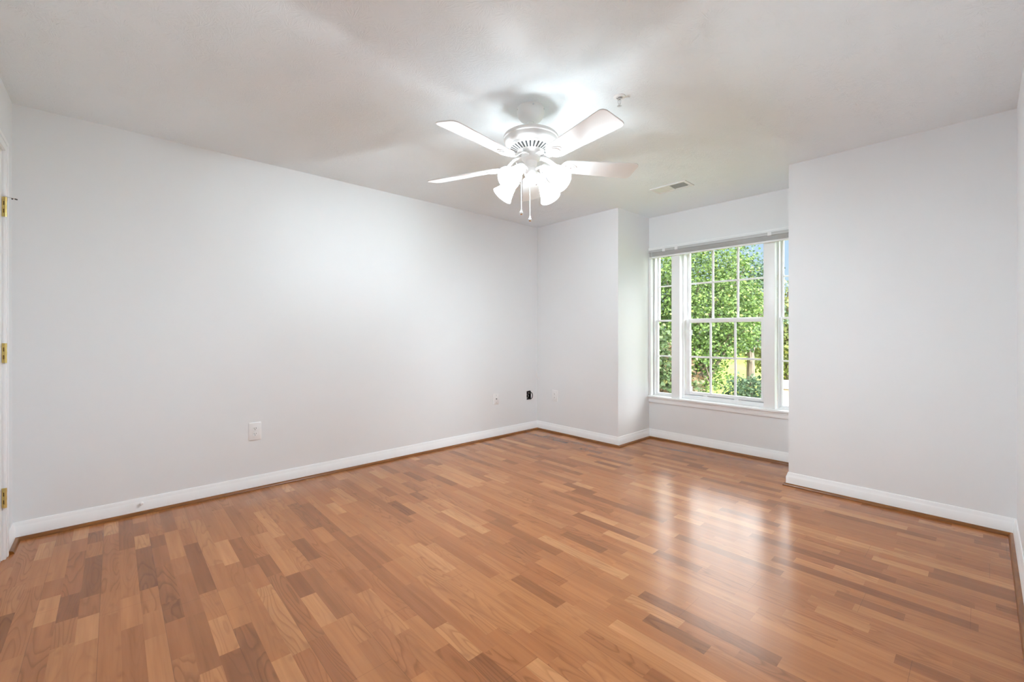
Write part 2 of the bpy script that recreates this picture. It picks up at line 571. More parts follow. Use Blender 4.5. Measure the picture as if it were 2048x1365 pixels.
def wall(name, i, holes=(), thick=0.13, z0=0.0, z1=H, label=None):
    a, b = Vector(POLY[i]), Vector(POLY[(i + 1) % NP])
    d, n = seg_dir(i), seg_n(i)
    ln = (b - a).length
    a2, b2 = miter(i, -thick), miter((i + 1) % NP, -thick)
    S = sorted({0.0, ln, *[h[0] for h in holes], *[h[1] for h in holes]})
    Z = sorted({z0, z1, *[h[2] for h in holes], *[h[3] for h in holes]})
    bm = new_bm()
    F, B = {}, {}
    for si, s in enumerate(S):
        pf = a + d * s
        pb = a2 if si == 0 else b2 if si == len(S) - 1 else pf - n * thick
        for zi, z in enumerate(Z):
            F[si, zi] = bm.verts.new((pf.x, pf.y, z))
            B[si, zi] = bm.verts.new((pb.x, pb.y, z))

    def solid(si, zi):
        if not (0 <= si < len(S) - 1 and 0 <= zi < len(Z) - 1): return False
        sm, zm = (S[si] + S[si + 1]) / 2, (Z[zi] + Z[zi + 1]) / 2
        return not any(h[0] < sm < h[1] and h[2] < zm < h[3] for h in holes)
    for si in range(len(S) - 1):
        for zi in range(len(Z) - 1):
            if not solid(si, zi): continue
            q = [(si, zi), (si + 1, zi), (si + 1, zi + 1), (si, zi + 1)]
            bm.faces.new([F[k] for k in q]); bm.faces.new([B[k] for k in reversed(q)])
            for (p, r, nb) in ((q[0], q[1], (si, zi - 1)), (q[1], q[2], (si + 1, zi)),
                               (q[2], q[3], (si, zi + 1)), (q[3], q[0], (si - 1, zi))):
                if not solid(*nb): bm.faces.new((F[p], B[p], B[r], F[r]))
    bmesh.ops.delete(bm, geom=[v for v in bm.verts if not v.link_faces], context='VERTS')
    return structure(obj(name, bm, M_WALL, smooth=False), label)


WX0, WX1, WZ0, WZ1 = 1.165, 2.637, 0.455, 2.072      # window opening in the bay wall
DX0, DX1, DZ = 0.281, 1.091, 2.090                   # door opening in the near wall
HY0, HY1, HZ0, HZ1 = 4.020, 4.092, 0.369, 0.471      # cable hole in the left wall
wall('wall_left', 0, [(HY0, HY1, HZ0, HZ1)])
wall('wall_far_left', 1)
wall('wall_bay_left', 2)
wall('wall_window', 3, [(WX0 - BX0, WX1 - BX0, WZ0, WZ1)], thick=0.18)
wall('wall_bay_right', 4)
wall('wall_far_right', 5)
wall('wall_right', 6)
wall('wall_near', 7, [(W - DX1, W - DX0, 0.0, DZ)])

bm = new_bm(); bm_box(bm, (-0.14, -0.14, -0.12), (W + 0.14, YW + 0.19, 0.0))
structure(obj('floor', bm, M_FLOOR, smooth=False))
bm = new_bm(); bm_box(bm, (-0.14, -0.14, H), (W + 0.14, YW + 0.19, H + 0.2))
structure(obj('ceiling', bm, M_CEIL, smooth=False))

# baseboards and wooden quarter rounds, mitred at every corner
BASE = [(0.0, 0.0), (0.0145, 0.0), (0.0145, 0.066), (0.0125, 0.070), (0.0115, 0.076), (0.0085, 0.082),
        (0.0080, 0.088), (0.0055, 0.095), (0.0040, 0.1), (0.0, 0.1)]
QR0, QRR = 0.0145, 0.019
QUART = [(QR0, 0.0)] + [(QR0 + QRR * math.cos(a), QRR * math.sin(a)) for a in (math.pi / 2 * k / 6 for k in range(7))]


def molding(name, i, prof, mat, start=None, end=None):
    d, n = seg_dir(i), seg_n(i)
    a = Vector(POLY[i])
    bm = new_bm()
    ra, rb = [], []
    for o, z in prof:
        p = miter(i, o) if start is None else a + d * start + n * o
        q = miter((i + 1) % NP, o) if end is None else a + d * end + n * o
        ra.append(bm.verts.new((p.x, p.y, z))); rb.append(bm.verts.new((q.x, q.y, z)))
    k = len(prof)
    for j in range(k):
        bm.faces.new((ra[j], ra[(j + 1) % k], rb[(j + 1) % k], rb[j]))
    bm.faces.new(ra); bm.faces.new(rb)
    return structure(obj(name, bm, mat, angle=0.5))


CAS = 0.055                                           # door casing width
names = ['left', 'far_left', 'bay_left', 'window', 'bay_right', 'far_right', 'right']
for i, nm in enumerate(names):
    molding('baseboard_' + nm, i, BASE, M_TRIM)
    molding('trim_%d' % (i + 1), i, QUART, M_QR)
molding('baseboard_near', 7, BASE, M_TRIM, None, W - DX1 - CAS - 0.003)
molding('trim_8', 7, QUART, M_QR, None, W - DX1 - CAS - 0.003)
molding('baseboard_door_side', 7, BASE, M_TRIM, W - DX0 + CAS + 0.003, None)
molding('trim_9', 7, QUART, M_QR, W - DX0 + CAS + 0.003, None)

# ------------------------------------------------------------------ door
door = structure(empty('door_1', (DX0, 0, 0)), 'white door opening with casing and brass hinges in the near wall')
bm = new_bm()                                          # casing, coordinates relative to the hinge jamb foot
dw = DX1 - DX0
for (x0, x1, z0, z1) in ((-CAS, 0.0, 0, DZ + CAS), (dw, dw + CAS, 0, DZ + CAS), (0.0, dw, DZ, DZ + CAS)):
    bm_box(bm, (x0, 0.0, z0), (x1, 0.0115, z1), 0.003)
for (x0, x1, z0, z1) in ((-CAS, -CAS + 0.022, 0, DZ + CAS), (dw + CAS - 0.022, dw + CAS, 0, DZ + CAS),
                         (-CAS + 0.022, dw + CAS - 0.022, DZ + CAS - 0.022, DZ + CAS)):
    bm_box(bm, (x0, 0.010, z0), (x1, 0.0155, z1), 0.003)
obj('casing', bm, M_TRIM, door)
bm = new_bm()                                          # jamb lining with stop
bm_box(bm, (0.0, -0.13, 0), (0.004, 0.0, DZ)); bm_box(bm, (dw - 0.004, -0.13, 0), (dw, 0.0, DZ))
bm_box(bm, (0.004, -0.13, DZ - 0.004), (dw - 0.004, 0.0, DZ))
bm_box(bm, (0.004, -0.085, 0), (0.014, -0.040, DZ - 0.004), 0.002)
bm_box(bm, (dw - 0.014, -0.085, 0), (dw - 0.004, -0.040, DZ - 0.004), 0.002)
bm_box(bm, (0.014, -0.085, DZ - 0.014), (dw - 0.014, -0.040, DZ - 0.004), 0.002)
obj('jamb', bm, M_TRIM, door)
bm = new_bm()
bm_box(bm, (0.006, -0.038, 0.006), (dw - 0.006, -0.002, DZ - 0.006), 0.002)
for (x0, x1) in ((0.12, dw / 2 - 0.05), (dw / 2 + 0.05, dw - 0.12)):
    for (z0, z1) in ((0.22, 0.80), (0.93, 1.52), (1.64, 1.90)):
        bm_box(bm, (x0, -0.004, z0), (x1, 0.003, z1), 0.006)
obj('door_slab', bm, M_TRIM, door)


def hinge():
    bm = new_bm()
    bm_box(bm, (0.004, -0.002, -0.05), (0.0065, 0.0095, 0.05), 0.0008)
    for (z0, z1) in ((-0.05, -0.031), (-0.0105, 0.0085), (0.029, 0.05)):
        bm_lathe(bm, [(0.0, 0), (0.0058, 0), (0.0058, z1 - z0), (0.0, z1 - z0)], (0.0085, 0.0105, z0), (0, 0, 1), 14)
    bm_lathe(bm, [(0.0, 0), (0.0046, 0), (0.0046, 0.096), (0.0, 0.096)], (0.0085, 0.0112, -0.048), (0, 0, 1), 12)
    h = obj('hinge', bm, M_BRASS, door)
    bm = new_bm()
    for (z0, z1) in ((-0.031, -0.0105), (0.0085, 0.029)):  # solid dark blocks painted as the shaded gaps between knuckles
        bm_box(bm, (0.0064, 0.0025, z0), (0.0078, 0.0075, z1))
    obj('knuckle_gap_shade', bm, M_GAPSHADE, h)
    for z in (-0.038, 0.0, 0.038):
        bm = new_bm()
        bm_lathe(bm, [(0.0032, 0), (0.0028, 0.0012), (0, 0.0014)], (0.0063, 0.0012, z), (1, 0, 0), 10)
        obj('screw', bm, M_BRASS, h)
    return h


h0 = hinge(); h0.location = (0, 0, 1.803)
for z in (1.057, 0.318):
    h = dup_tree(h0, door); h.location = (0, 0, z)
bm = new_bm()                                          # hinge pin stop with two rubber tips
ZP = 1.853
bm_lathe(bm, [(0.0, 0.0), (0.007, 0.0), (0.007, 0.004), (0, 0.004)], (0.0085, 0.0105, ZP), (0, 0, 1), 12)
bm_tube(bm, [(0.0085, 0.0105, ZP + 0.002), (-0.004, 0.026, ZP + 0.003), (-0.014, 0.040, ZP + 0.001)], 0.0020)
bm_tube(bm, [(0.0085, 0.0105, ZP + 0.002), (0.006, 0.026, ZP), (0.006, 0.031, ZP - 0.003)], 0.0020)
ps = obj('hinge_pin_stop', bm, M_CHROME, door)
bm = new_bm()
bm_tube(bm, [(-0.014, 0.040, ZP + 0.001), (-0.022, 0.047, ZP + 0.001)], 0.0034)
bm_tube(bm, [(0.006, 0.031, ZP - 0.003), (0.005, 0.036, ZP - 0.006)], 0.0034)
obj('rubber_tip', bm, M_RUBBER, ps)

# ------------------------------------------------------------------ windows of the bay
PX = [(1.408, 1.500), (2.300, 2.392)]                 # the two boxed posts
n_t = 10
for (x0, x1) in PX:
    bm = new_bm()
    bm_box(bm, (x0, YW - 0.004, 0.470), (x1, YW + 0.062, WZ1 - 0.001), 0.003)
    structure(obj('trim_%d' % n_t, bm, M_TRIM)); n_t += 1
bm = new_bm()                                          # stool and apron
bm_box(bm, (BX0 + 0.001, YW - 0.034, 0.449), (BX1 - 0.001, YW + 0.085, 0.470), 0.007, 3)
structure(obj('trim_%d' % n_t, bm, M_TRIM)); n_t += 1
bm = new_bm()
bm_box(bm, (BX0 + 0.001, YW - 0.014, 0.398), (BX1 - 0.001, YW, 0.449), 0.003)
bm_box(bm, (BX0 + 0.001, YW - 0.019, 0.432), (BX1 - 0.001, YW - 0.012, 0.449), 0.003)
structure(obj('trim_%d' % n_t, bm, M_TRIM)); n_t += 1
bm = new_bm()                                          # head casing and narrow side casings
bm_box(bm, (BX0 + 0.001, YW - 0.012, 2.060), (BX1 - 0.001, YW, 2.100), 0.003)
bm_box(bm, (BX0 + 0.001, YW - 0.018, 2.086), (BX1 - 0.001, YW - 0.010, 2.100), 0.003)
structure(obj('trim_%d' % n_t, bm, M_TRIM)); n_t += 1
bm = new_bm()
bm_box(bm, (BX0 + 0.001, YW - 0.004, 0.470), (WX0 + 0.004, YW + 0.03, 2.060), 0.002)
structure(obj('trim_%d' % n_t, bm, M_TRIM)); n_t += 1
bm = new_bm()
bm_box(bm, (WX1 - 0.004, YW - 0.004, 0.470), (BX1 - 0.001, YW + 0.03, 2.060), 0.002)
structure(obj('trim_%d' % n_t, bm, M_TRIM)); n_t += 1


def sash(name, parent, x0, x1, z0, z1, y0, y1, stile, top, bot, xs, zs, mw=0.018, pane_name='pane'):
    """one sash: stiles, rails and muntins in one mesh, the glass as its sub-part"""
    bm = new_bm()
    b = 0.003
    bm_box(bm, (x0, y0, z0), (x0 + stile, y1, z1), b); bm_box(bm, (x1 - stile, y0, z0), (x1, y1, z1), b)
    bm_box(bm, (x0 + stile, y0, z0), (x1 - stile, y1, z0 + bot), b)
    bm_box(bm, (x0 + stile, y0, z1 - top), (x1 - stile, y1, z1), b)
    ym = (y0 + y1) / 2
    for x in xs: bm_box(bm, (x - mw / 2, ym - 0.008, z0 + bot), (x + mw / 2, ym + 0.008, z1 - top), 0.003)
    for z in zs: bm_box(bm, (x0 + stile, ym - 0.007, z - mw / 2), (x1 - stile, ym + 0.007, z + mw / 2), 0.003)
    s = obj(name, bm, M_VINYL, parent)
    bm = new_bm()
    bm_box(bm, (x0 + stile - 0.004, ym - 0.002, z0 + bot - 0.004), (x1 - stile + 0.004, ym + 0.002, z1 - top + 0.004))
    obj(pane_name, bm, M_GLASS, s, smooth=False)
    return s


def win_frame(parent, x0, x1, z0, z1, t0, t1, fw, sill):
    bm = new_bm()
    y0, y1 = YW + t0, YW + t1
    bm_box(bm, (x0, y0, z0), (x0 + fw, y1, z1), 0.003); bm_box(bm, (x1 - fw, y0, z0), (x1, y1, z1), 0.003)
    bm_box(bm, (x0 + fw, y0, z1 - fw), (x1 - fw, y1, z1), 0.003)
    bm_box(bm, (x0 + fw, y0, z0), (x1 - fw, y1, z0 + sill), 0.003)
    return bm


ZT = WZ1 - 0.001
# side windows: one fixed column of four panes each
for k, (x0, x1, lab) in enumerate(((WX0 + 0.004, PX[0][0], 'narrow left side window of the bay'),
                                   (PX[1][1], WX1 - 0.004, 'narrow right side window of the bay'))):
    w = structure(empty('window_%d' % (1 if k == 0 else 3), (0, 0, 0)), lab)
    obj('frame', win_frame(w, x0, x1, 0.470, ZT, 0.060, 0.150, 0.016, 0.012), M_VINYL, w)
    sash('lower_sash', w, x0 + 0.014, x1 - 0.014, 0.480, 1.306, YW + 0.082, YW + 0.112, 0.022, 0.020, 0.020, (), (0.906,), 0.015)
    sash('upper_sash', w, x0 + 0.014, x1 - 0.014, 1.290, ZT - 0.012, YW + 0.114, YW + 0.144, 0.022, 0.020, 0.016, (), (1.680,), 0.015)
# centre window: double hung, three by two panes in each sash
w2 = structure(empty('window_2', (0, 0, 0)), 'wide centre double-hung window of the bay')
bmf = win_frame(w2, PX[0][1] - 0.012, PX[1][0] + 0.012, 0.470, ZT, 0.062, 0.172, 0.030, 0.036)
bm_box(bmf, (PX[0][1] + 0.018, YW + 0.130, 0.500), (PX[1][0] - 0.018, YW + 0.172, 0.522), 0.002)
for xb in (1.735, 2.035):                              # keepers on the sill
    bm_box(bmf, (xb - 0.022, YW + 0.074, 0.500), (xb + 0.022, YW + 0.090, 0.517), 0.002)
obj('frame', bmf, M_VINYL, w2)
us = sash('upper_sash', w2, 1.508, 2.292, 1.285, ZT - 0.020, YW + 0.132, YW + 0.166, 0.036, 0.030, 0.028, (1.781, 2.024), (1.685,), 0.019)
ls = sash('lower_sash', w2, 1.527, 2.285, 0.513, 1.310, YW + 0.092, YW + 0.128, 0.036, 0.042, 0.030, (1.774, 2.013), (0.910,), 0.019)
bm = new_bm()                                          # vent latches on the left stile
for z in (1.166, 0.570):
    for (x0, x1, z0, z1) in ((1.566, 1.592, z - 0.028, z - 0.021), (1.566, 1.592, z + 0.021, z + 0.028),
                             (1.566, 1.573, z - 0.021, z + 0.021), (1.585, 1.592, z - 0.021, z + 0.021)):
        bm_box(bm, (x0, YW + 0.088, z0), (x1, YW + 0.094, z1))
obj('vent_latch', bm, M_VINYL, ls, smooth=False)
# raised mini blind
bl = empty('mini_blind', (1.90, YW - 0.030, 1.985))
tag(bl, 'raised grey mini blind stacked along the top of the bay window', 'blind')
BLX0, BLX1 = -0.735, 0.735
bm = new_bm(); bm_box(bm, (BLX0, -0.015, 0.056), (BLX1, 0.013, 0.084), 0.002)
obj('head_rail', bm, M_RAIL, bl)
bm = new_bm()
for k in range(15):                                    # collapsed slats, a little uneven
    z = 0.0120 + k * 0.0029
    dx = rng.uniform(-0.003, 0.003); dy = rng.uniform(-0.002, 0.002)
    bm_box(bm, (BLX0 + 0.004 + dx, -0.0125 + dy, z), (BLX1 - 0.004 + dx, 0.0125 + dy, z + 0.0011))
obj('slat_stack', bm, M_BLIND, bl, smooth=False)
bm = new_bm(); bm_box(bm, (BLX0 + 0.003, -0.014, -0.006), (BLX1 - 0.003, 0.013, 0.0105), 0.003)
obj('bottom_rail', bm, M_BLIND, bl)
br0 = None
for x in (-0.560, -0.42, 0.46):
    if br0 is None:
        bm = new_bm(); bm_box(bm, (-0.016, -0.0165, 0.054), (0.016, 0.016, 0.0875), 0.001)
        br0 = obj('bracket', bm, M_METALW, bl)
        br0.location = (x, 0, 0)
    else:
        b = br0.copy(); COL.objects.link(b); b.parent = bl; b.location = (x, 0, 0)
bm = new_bm()
bm_tube(bm, [(-0.695, -0.020, 0.060), (-0.695, -0.021, 0.0), (-0.695, -0.020, -0.42)], 0.0032)
bm_sphere(bm, (-0.695, -0.020, -0.425), 0.006, 10, 6)
obj('tilt_wand', bm, M_PLATE, bl)

# ------------------------------------------------------------------ ceiling fan
FX, FY = 1.9169, 2.1669
fan = empty('ceiling_fan', (FX, FY, H))
tag(fan, 'white five-blade ceiling fan with four lit lamps hanging from the ceiling', 'ceiling fan')


def fz(z): return z - H


bm = new_bm()
bm_lathe(bm, [(0.0, 0.0), (0.076, 0.0), (0.077, -0.004), (0.0765, -0.030), (0.072, -0.048), (0.061, -0.064), (0.045, -0.075), (0.030, -0.080), (0.022, -0.081), (0.0, -0.081)], (0, 0, 0), (0, 0, 1), 48)
cn = obj('canopy', bm, M_FAN, fan)
sc0 = None
for a in (-120, 30, 150, -35):
    if sc0 is None:
        bm = new_bm(); bm_lathe(bm, [(0.004, 0), (0.004, 0.003), (0.0, 0.0035)], (0, 0, 0), (1, 0, 0), 10)
        sc0 = s_ = obj('screw', bm, M_CHROME, cn)
    else:
        s_ = sc0.copy(); COL.objects.link(s_); s_.parent = cn
    s_.location = (0.0765 * math.cos(math.radians(a)), 0.0765 * math.sin(math.radians(a)), -0.014)
    s_.rotation_euler = (0, 0, math.radians(a))
bm = new_bm()
bm_sphere(bm, (0, 0, -0.078), 0.021, 20, 12)
bm_lathe(bm, [(0.011, -0.08), (0.011, -0.150), (0.019, -0.152), (0.021, -0.165), (0.021, -0.178)], (0, 0, 0), (0, 0, 1), 24)
obj('downrod', bm, M_FAN, fan)
bm = new_bm()
bm_lathe(bm, [(0.0, fz(2.278)), (0.030, fz(2.278)), (0.100, fz(2.290)), (0.138, fz(2.287)), (0.150, fz(2.281)), (0.1555, fz(2.274)), (0.1555, fz(2.262)),
              (0.151, fz(2.257)), (0.1505, fz(2.252)), (0.150, fz(2.240)), (0.147, fz(2.231)), (0.139, fz(2.2235)), (0.128, fz(2.219)), (0.126, fz(2.215)),
              (0.123, fz(2.2145)), (0.121, fz(2.211)), (0.068, fz(2.189)), (0.064, fz(2.186)), (0.058, fz(2.176)), (0.0, fz(2.176))],
         (0, 0, 0), (0, 0, 1), 72)
mh = obj('motor_housing', bm, M_FAN, fan, angle=0.5)
bm = new_bm()                                          # dark plates paint the shade inside radial cooling slots; no holes cut
sl = math.atan2(2.211 - 2.189, 0.121 - 0.068)
for k in range(30):
    a = 2 * math.pi * k / 30 + 0.03
    mtx = Matrix.Rotation(a, 4, 'Z') @ Matrix.Translation((0.0955, 0, fz(2.2004))) @ Matrix.Rotation(-sl, 4, 'Y')
    out = []
    for (cx_, s0) in ((0.017, -90), (-0.017, 90)):
        for j in range(7):
            t_ = math.radians(s0 + 30 * j)
            wd = 0.0052 if cx_ > 0 else 0.0036
            out.append((cx_ + wd * math.cos(t_), wd * math.sin(t_)))
    bm_plate(bm, out, -0.0009, 0.002, mtx)
obj('slot_shade_plates', bm, M_FANDARK, mh, smooth=False)
bm = new_bm()
bm_lathe(bm, [(0.0, fz(2.178)), (0.052, fz(2.178)), (0.054, fz(2.172)), (0.054, fz(2.152)), (0.048, fz(2.146)), (0.0, fz(2.146))], (0, 0, 0), (0, 0, 1), 40)
obj('flywheel', bm, M_FAN, fan)
bm = new_bm()
bm_lathe(bm, [(0.0, fz(2.148)), (0.050, fz(2.148)), (0.046, fz(2.141)), (0.038, fz(2.134)), (0.0355, fz(2.125)), (0.0355, fz(2.101)), (0.034, fz(2.099)),
              (0.0325, fz(2.098)), (0.0325, fz(2.090)), (0.037, fz(2.083)), (0.038, fz(2.070)), (0.036, fz(2.060)), (0.028, fz(2.049)), (0.012, fz(2.044)), (0.0, fz(2.043))],
         (0, 0, 0), (0, 0, 1), 40)
obj('switch_housing', bm, M_FAN, fan, angle=0.5)

# blades and irons
R_TIP, R_ROOT, WT, WR, CRN = 0.654, 0.185, 0.150, 0.108, 0.030
PITCH = math.radians(-13.6)
BZ = 2.121


def blade_outline():
    pts = []
    def arc(cx, cy, r, a0, a1, n=7):
        for j in range(n):
            a = math.radians(a0 + (a1 - a0) * j / (n - 1)); pts.append((cx + r * math.cos(a), cy + r * math.sin(a)))
    arc(R_TIP - CRN, WT / 2 - CRN, CRN, 0, 90)
    arc(R_ROOT + 0.04, WR / 2 - 0.04 + 0.003, 0.04, 90, 180)
    arc(R_ROOT + 0.04, -WR / 2 + 0.04 - 0.003, 0.04, 180, 270)
    arc(R_TIP - CRN, -WT / 2 + CRN, CRN, 270, 360)
    return pts


bm = new_bm(); bm_plate(bm, blade_outline(), -0.003, 0.003)
bmesh.ops.recalc_face_normals(bm, faces=bm.faces[:])
bmesh.ops.bevel(bm, geom=[e_ for e_ in bm.edges if abs(e_.verts[0].co.z - e_.verts[1].co.z) < 1e-6], offset=0.0012, segments=1, affect='EDGES')
blade0 = obj('blade', bm, M_BLADE, fan, angle=0.5)
bm = new_bm()                                          # iron: arm dropping from the flywheel, scrolled plate under the blade
arm = [(0.046, 0.046), (0.075, 0.046), (0.100, 0.040), (0.125, 0.022), (0.150, 0.002), (0.185, -0.005)]
for (x0, z0), (x1, z1) in zip(arm, arm[1:]):
    hw0, hw1 = 0.017 - 0.02 * abs(x0 - 0.11), 0.017 - 0.02 * abs(x1 - 0.11)
    v = [bm.verts.new(p) for p in ((x0, -hw0, z0), (x0, hw0, z0), (x1, hw1, z1), (x1, -hw1, z1),
                                   (x0, -hw0, z0 - 0.006), (x0, hw0, z0 - 0.006), (x1, hw1, z1 - 0.006), (x1, -hw1, z1 - 0.006))]
    for q in ((0, 1, 2, 3), (7, 6, 5, 4), (1, 5, 6, 2), (0, 3, 7, 4), (0, 4, 5, 1), (3, 2, 6, 7)):
        bm.faces.new([v[j] for j in q])
pl = []
for j in range(36):                                    # rounded plate with a waist
    a = 2 * math.pi * j / 36
    rr_ = 0.043 * (1 + 0.10 * math.cos(3 * a))
    pl.append((0.222 + rr_ * 1.15 * math.cos(a), rr_ * math.sin(a)))
bm_plate(bm, pl, -0.0075, -0.0030)
ring = [(0.225 + 0.030 * math.cos(t_) * 1.1, 0.030 * math.sin(t_), -0.0085) for t_ in (math.radians(-120 + 240 * j / 16) for j in range(17))]
bm_tube(bm, ring, 0.004, 8)
iron0 = obj('blade_iron', bm, M_FAN, fan, angle=0.7)
for (x, y) in ((0.205, 0.018), (0.205, -0.018), (0.242, 0.0)):
    bm = new_bm()
    bm_lathe(bm, [(0.0045, 0), (0.004, 0.002), (0, 0.0028)], (x, y, -0.0072), (0, 0, -1), 10)
    obj('screw', bm, M_CHROME, iron0)
TILT = [0.0, 0.0, 1.9, 0.3, -1.4]                      # small sag and rise of single blades, degrees
for k in range(5):
    b = blade0 if k == 0 else dup_tree(blade0, fan)
    ir = iron0 if k == 0 else dup_tree(iron0, fan)
    for o in (b, ir):
        o.location = (0, 0, fz(BZ))
        o.rotation_euler = (Matrix.Rotation(math.radians(-82.3 + 72 * k), 3, 'Z') @ Matrix.Rotation(math.radians(-TILT[k]), 3, 'Y')
                            @ Matrix.Rotation(PITCH if o is b else PITCH, 3, 'X')).to_euler()

# lamps
DIP = math.radians(38)
bm = new_bm()
bm_tube(bm, [(0.030, 0, fz(2.082)), (0.050, 0, fz(2.090)), (0.068, 0, fz(2.090)), (0.082, 0, fz(2.081))], [0.008, 0.0085, 0.010, 0.014], 12)
arm0 = obj('lamp_arm', bm, M_FAN, fan)
ax = Vector((math.cos(DIP), 0, -math.sin(DIP)))
neck = Vector((0.112, 0, fz(2.057)))
bm = new_bm()
bm_lathe(bm, [(0.0, -0.046), (0.014, -0.046), (0.024, -0.038), (0.029, -0.024), (0.030, 0.004), (0.0315, 0.006), (0.0315, 0.010), (0.027, 0.010), (0.027, -0.02), (0, -0.02)], neck, ax, 28)
soc0 = obj('lamp_socket', bm, M_FAN, fan)
u_, w_, d_ = frame_of(ax)
for j in range(3):
    a = 2 * math.pi * j / 3 + 0.5
    dr = u_ * math.cos(a) + w_ * math.sin(a)
    bm = new_bm()
    bm_lathe(bm, [(0.0022, 0), (0.0022, 0.007), (0.0038, 0.007), (0.0038, 0.011), (0, 0.011)], neck + ax * 0.002 + dr * 0.029, dr, 8)
    obj('thumb_screw', bm, M_CHROME, soc0)
bm = new_bm()
bm_lathe(bm, [(0.0235, -0.008), (0.0250, 0.004), (0.0265, 0.014), (0.0300, 0.026), (0.0350, 0.045), (0.0410, 0.066), (0.0480, 0.088), (0.0545, 0.104),
              (0.0610, 0.116), (0.0640, 0.120), (0.0648, 0.1225), (0.0635, 0.124), (0.0610, 0.1215), (0.0590, 0.1175)], neck, ax, 40)
sh0 = obj('lamp_shade', bm, M_SHADE, fan)
bm = new_bm()
prof = [(0.0, 0.103), (0.010, 0.1015), (0.019, 0.096), (0.0245, 0.087), (0.0255, 0.078), (0.023, 0.068), (0.017, 0.055), (0.0125, 0.043), (0.0120, 0.022), (0.0, 0.022)]
bm_lathe(bm, prof, neck, ax, 24)
obj('bulb', bm, M_BULB, sh0)
for k in range(4):
    for o0 in (arm0, soc0, sh0):
        o = o0 if k == 0 else dup_tree(o0, fan)
        o.rotation_euler = (0, 0, math.radians(10 + 90 * k))

# pull chains
Fv = Vector((math.sin(YAW), math.cos(YAW), 0)); Rv = Vector((math.cos(YAW), -math.sin(YAW), 0))
for (lat, tow, z0, z1, lab) in ((-0.054, 0.020, 2.066, 1.838, None), (-0.006, 0.030, 2.052, 1.798, None)):
    p = Rv * lat - Fv * tow
    bm = new_bm()
    bm_tube(bm, [(p.x * 0.62, p.y * 0.62, fz(z0 + 0.004)), (p.x, p.y, fz(z0)), (p.x, p.y, fz(z0 - 0.03)), (p.x, p.y, fz(z1 + 0.016))], 0.0017, 8)
    c_ = obj('pull_chain', bm, M_PLATE, fan)
    bm = new_bm()
    bm_lathe(bm, [(0.0, 0.020), (0.004, 0.019), (0.006, 0.0165), (0.003, 0.014), (0.004, 0.011)] , (p.x, p.y, fz(z1)), (0, 0, 1), 14)
    bm_sphere(bm, (p.x, p.y, fz(z1)), 0.0115, 20, 12)
    obj('pull_knob', bm, M_CHROME, c_)

# ------------------------------------------------------------------ ceiling fittings
sp = empty('sprinkler_head', (2.330, 2.432, H))
tag(sp, 'small chrome fire sprinkler head with white ring on the ceiling beside the fan', 'sprinkler')
bm = new_bm()
bm_lathe(bm, [(0.0, 0.0), (0.032, 0.0), (0.031, -0.004), (0.022, -0.007), (0.016, -0.007), (0.015, -0.003), (0.0, -0.003)], (0, 0, 0), (0, 0, 1), 36)
obj('escutcheon', bm, M_PLATE, sp)
bm = new_bm()
bm_lathe(bm, [(0.0075, -0.003), (0.0075, -0.016), (0.0, -0.016)], (0, 0, 0), (0, 0, 1), 14)
for s in (-1, 1):
    bm_tube(bm, [(s * 0.007, 0, -0.014), (s * 0.009, 0, -0.026), (s * 0.006, 0, -0.040), (0, 0, -0.048)], 0.0024, 8)
bm_tube(bm, [(0, 0, -0.016), (0, 0, -0.046)], 0.0022, 8)
obj('sprinkler_body', bm, M_CHROME, sp)
bm = new_bm()
for k in range(10):
    a = 2 * math.pi * k / 10
    bm_plate(bm, [(0.002, -0.0012), (0.0125, -0.0028), (0.0125, 0.0028), (0.002, 0.0012)], -0.0015, 0.0, Matrix.Translation((0, 0, -0.050)) @ Matrix.Rotation(a, 4, 'Z'))
bm_lathe(bm, [(0, 0.0), (0.006, 0.0), (0.006, -0.004), (0, -0.0045)], (0, 0, -0.049), (0, 0, 1), 14)
obj('deflector', bm, M_CHROME, sp)

vt = empty('ceiling_vent', (1.8165, 4.014, H))
tag(vt, 'white rectangular ceiling register with dark grille half in front of the bay', 'vent')
VX, VY = 0.162, 0.086
bm = new_bm()
fr = 0.024
for (lo, hi) in (((-VX, -VY), (VX, -VY + fr)), ((-VX, VY - fr), (VX, VY)), ((-VX, -VY + fr), (-VX + fr, VY - fr)), ((VX - fr, -VY + fr), (VX, VY - fr)),
                 ((-0.007, -VY + fr), (0.007, VY - fr))):
    bm_box(bm, (lo[0], lo[1], -0.008), (hi[0], hi[1], 0.0), 0.002)
obj('vent_frame', bm, M_METALW, vt)
bm = new_bm(); bm_box(bm, (-VX + fr, -VY + fr, -0.0012), (VX - fr, VY - fr, -0.0002))  # thin dark plate paints the duct's shade; the ceiling has no hole
obj('duct_shade_plate', bm, M_DUCT, vt, smooth=False)
bm = new_bm()
nS = 11
for s, sgn in ((-1, 1), (1, -1)):
    x0, x1 = (-VX + fr, -0.007) if s < 0 else (0.007, VX - fr)
    for k in range(nS):
        x = x0 + (x1 - x0) * (k + 0.5) / nS
        dx = 0.0046 if s < 0 else 0.0009
        za, zb = (-0.0075, -0.0020) if s < 0 else (-0.0062, -0.0054)
        lo_x, hi_x = (x - dx, x + dx) if s < 0 else (x - dx, x + dx)
        v = [bm.verts.new(p) for p in ((lo_x, -VY + fr, za), (lo_x, VY - fr, za), (hi_x, VY - fr, zb), (hi_x, -VY + fr, zb))]
        bm.faces.new(v)
        v2 = [bm.verts.new(p.co + Vector((0, 0, 0.0006))) for p in v]
        bm.faces.new(v2)
        for j in range(4): bm.faces.new((v[j], v[(j + 1) % 4], v2[(j + 1) % 4], v2[j]))
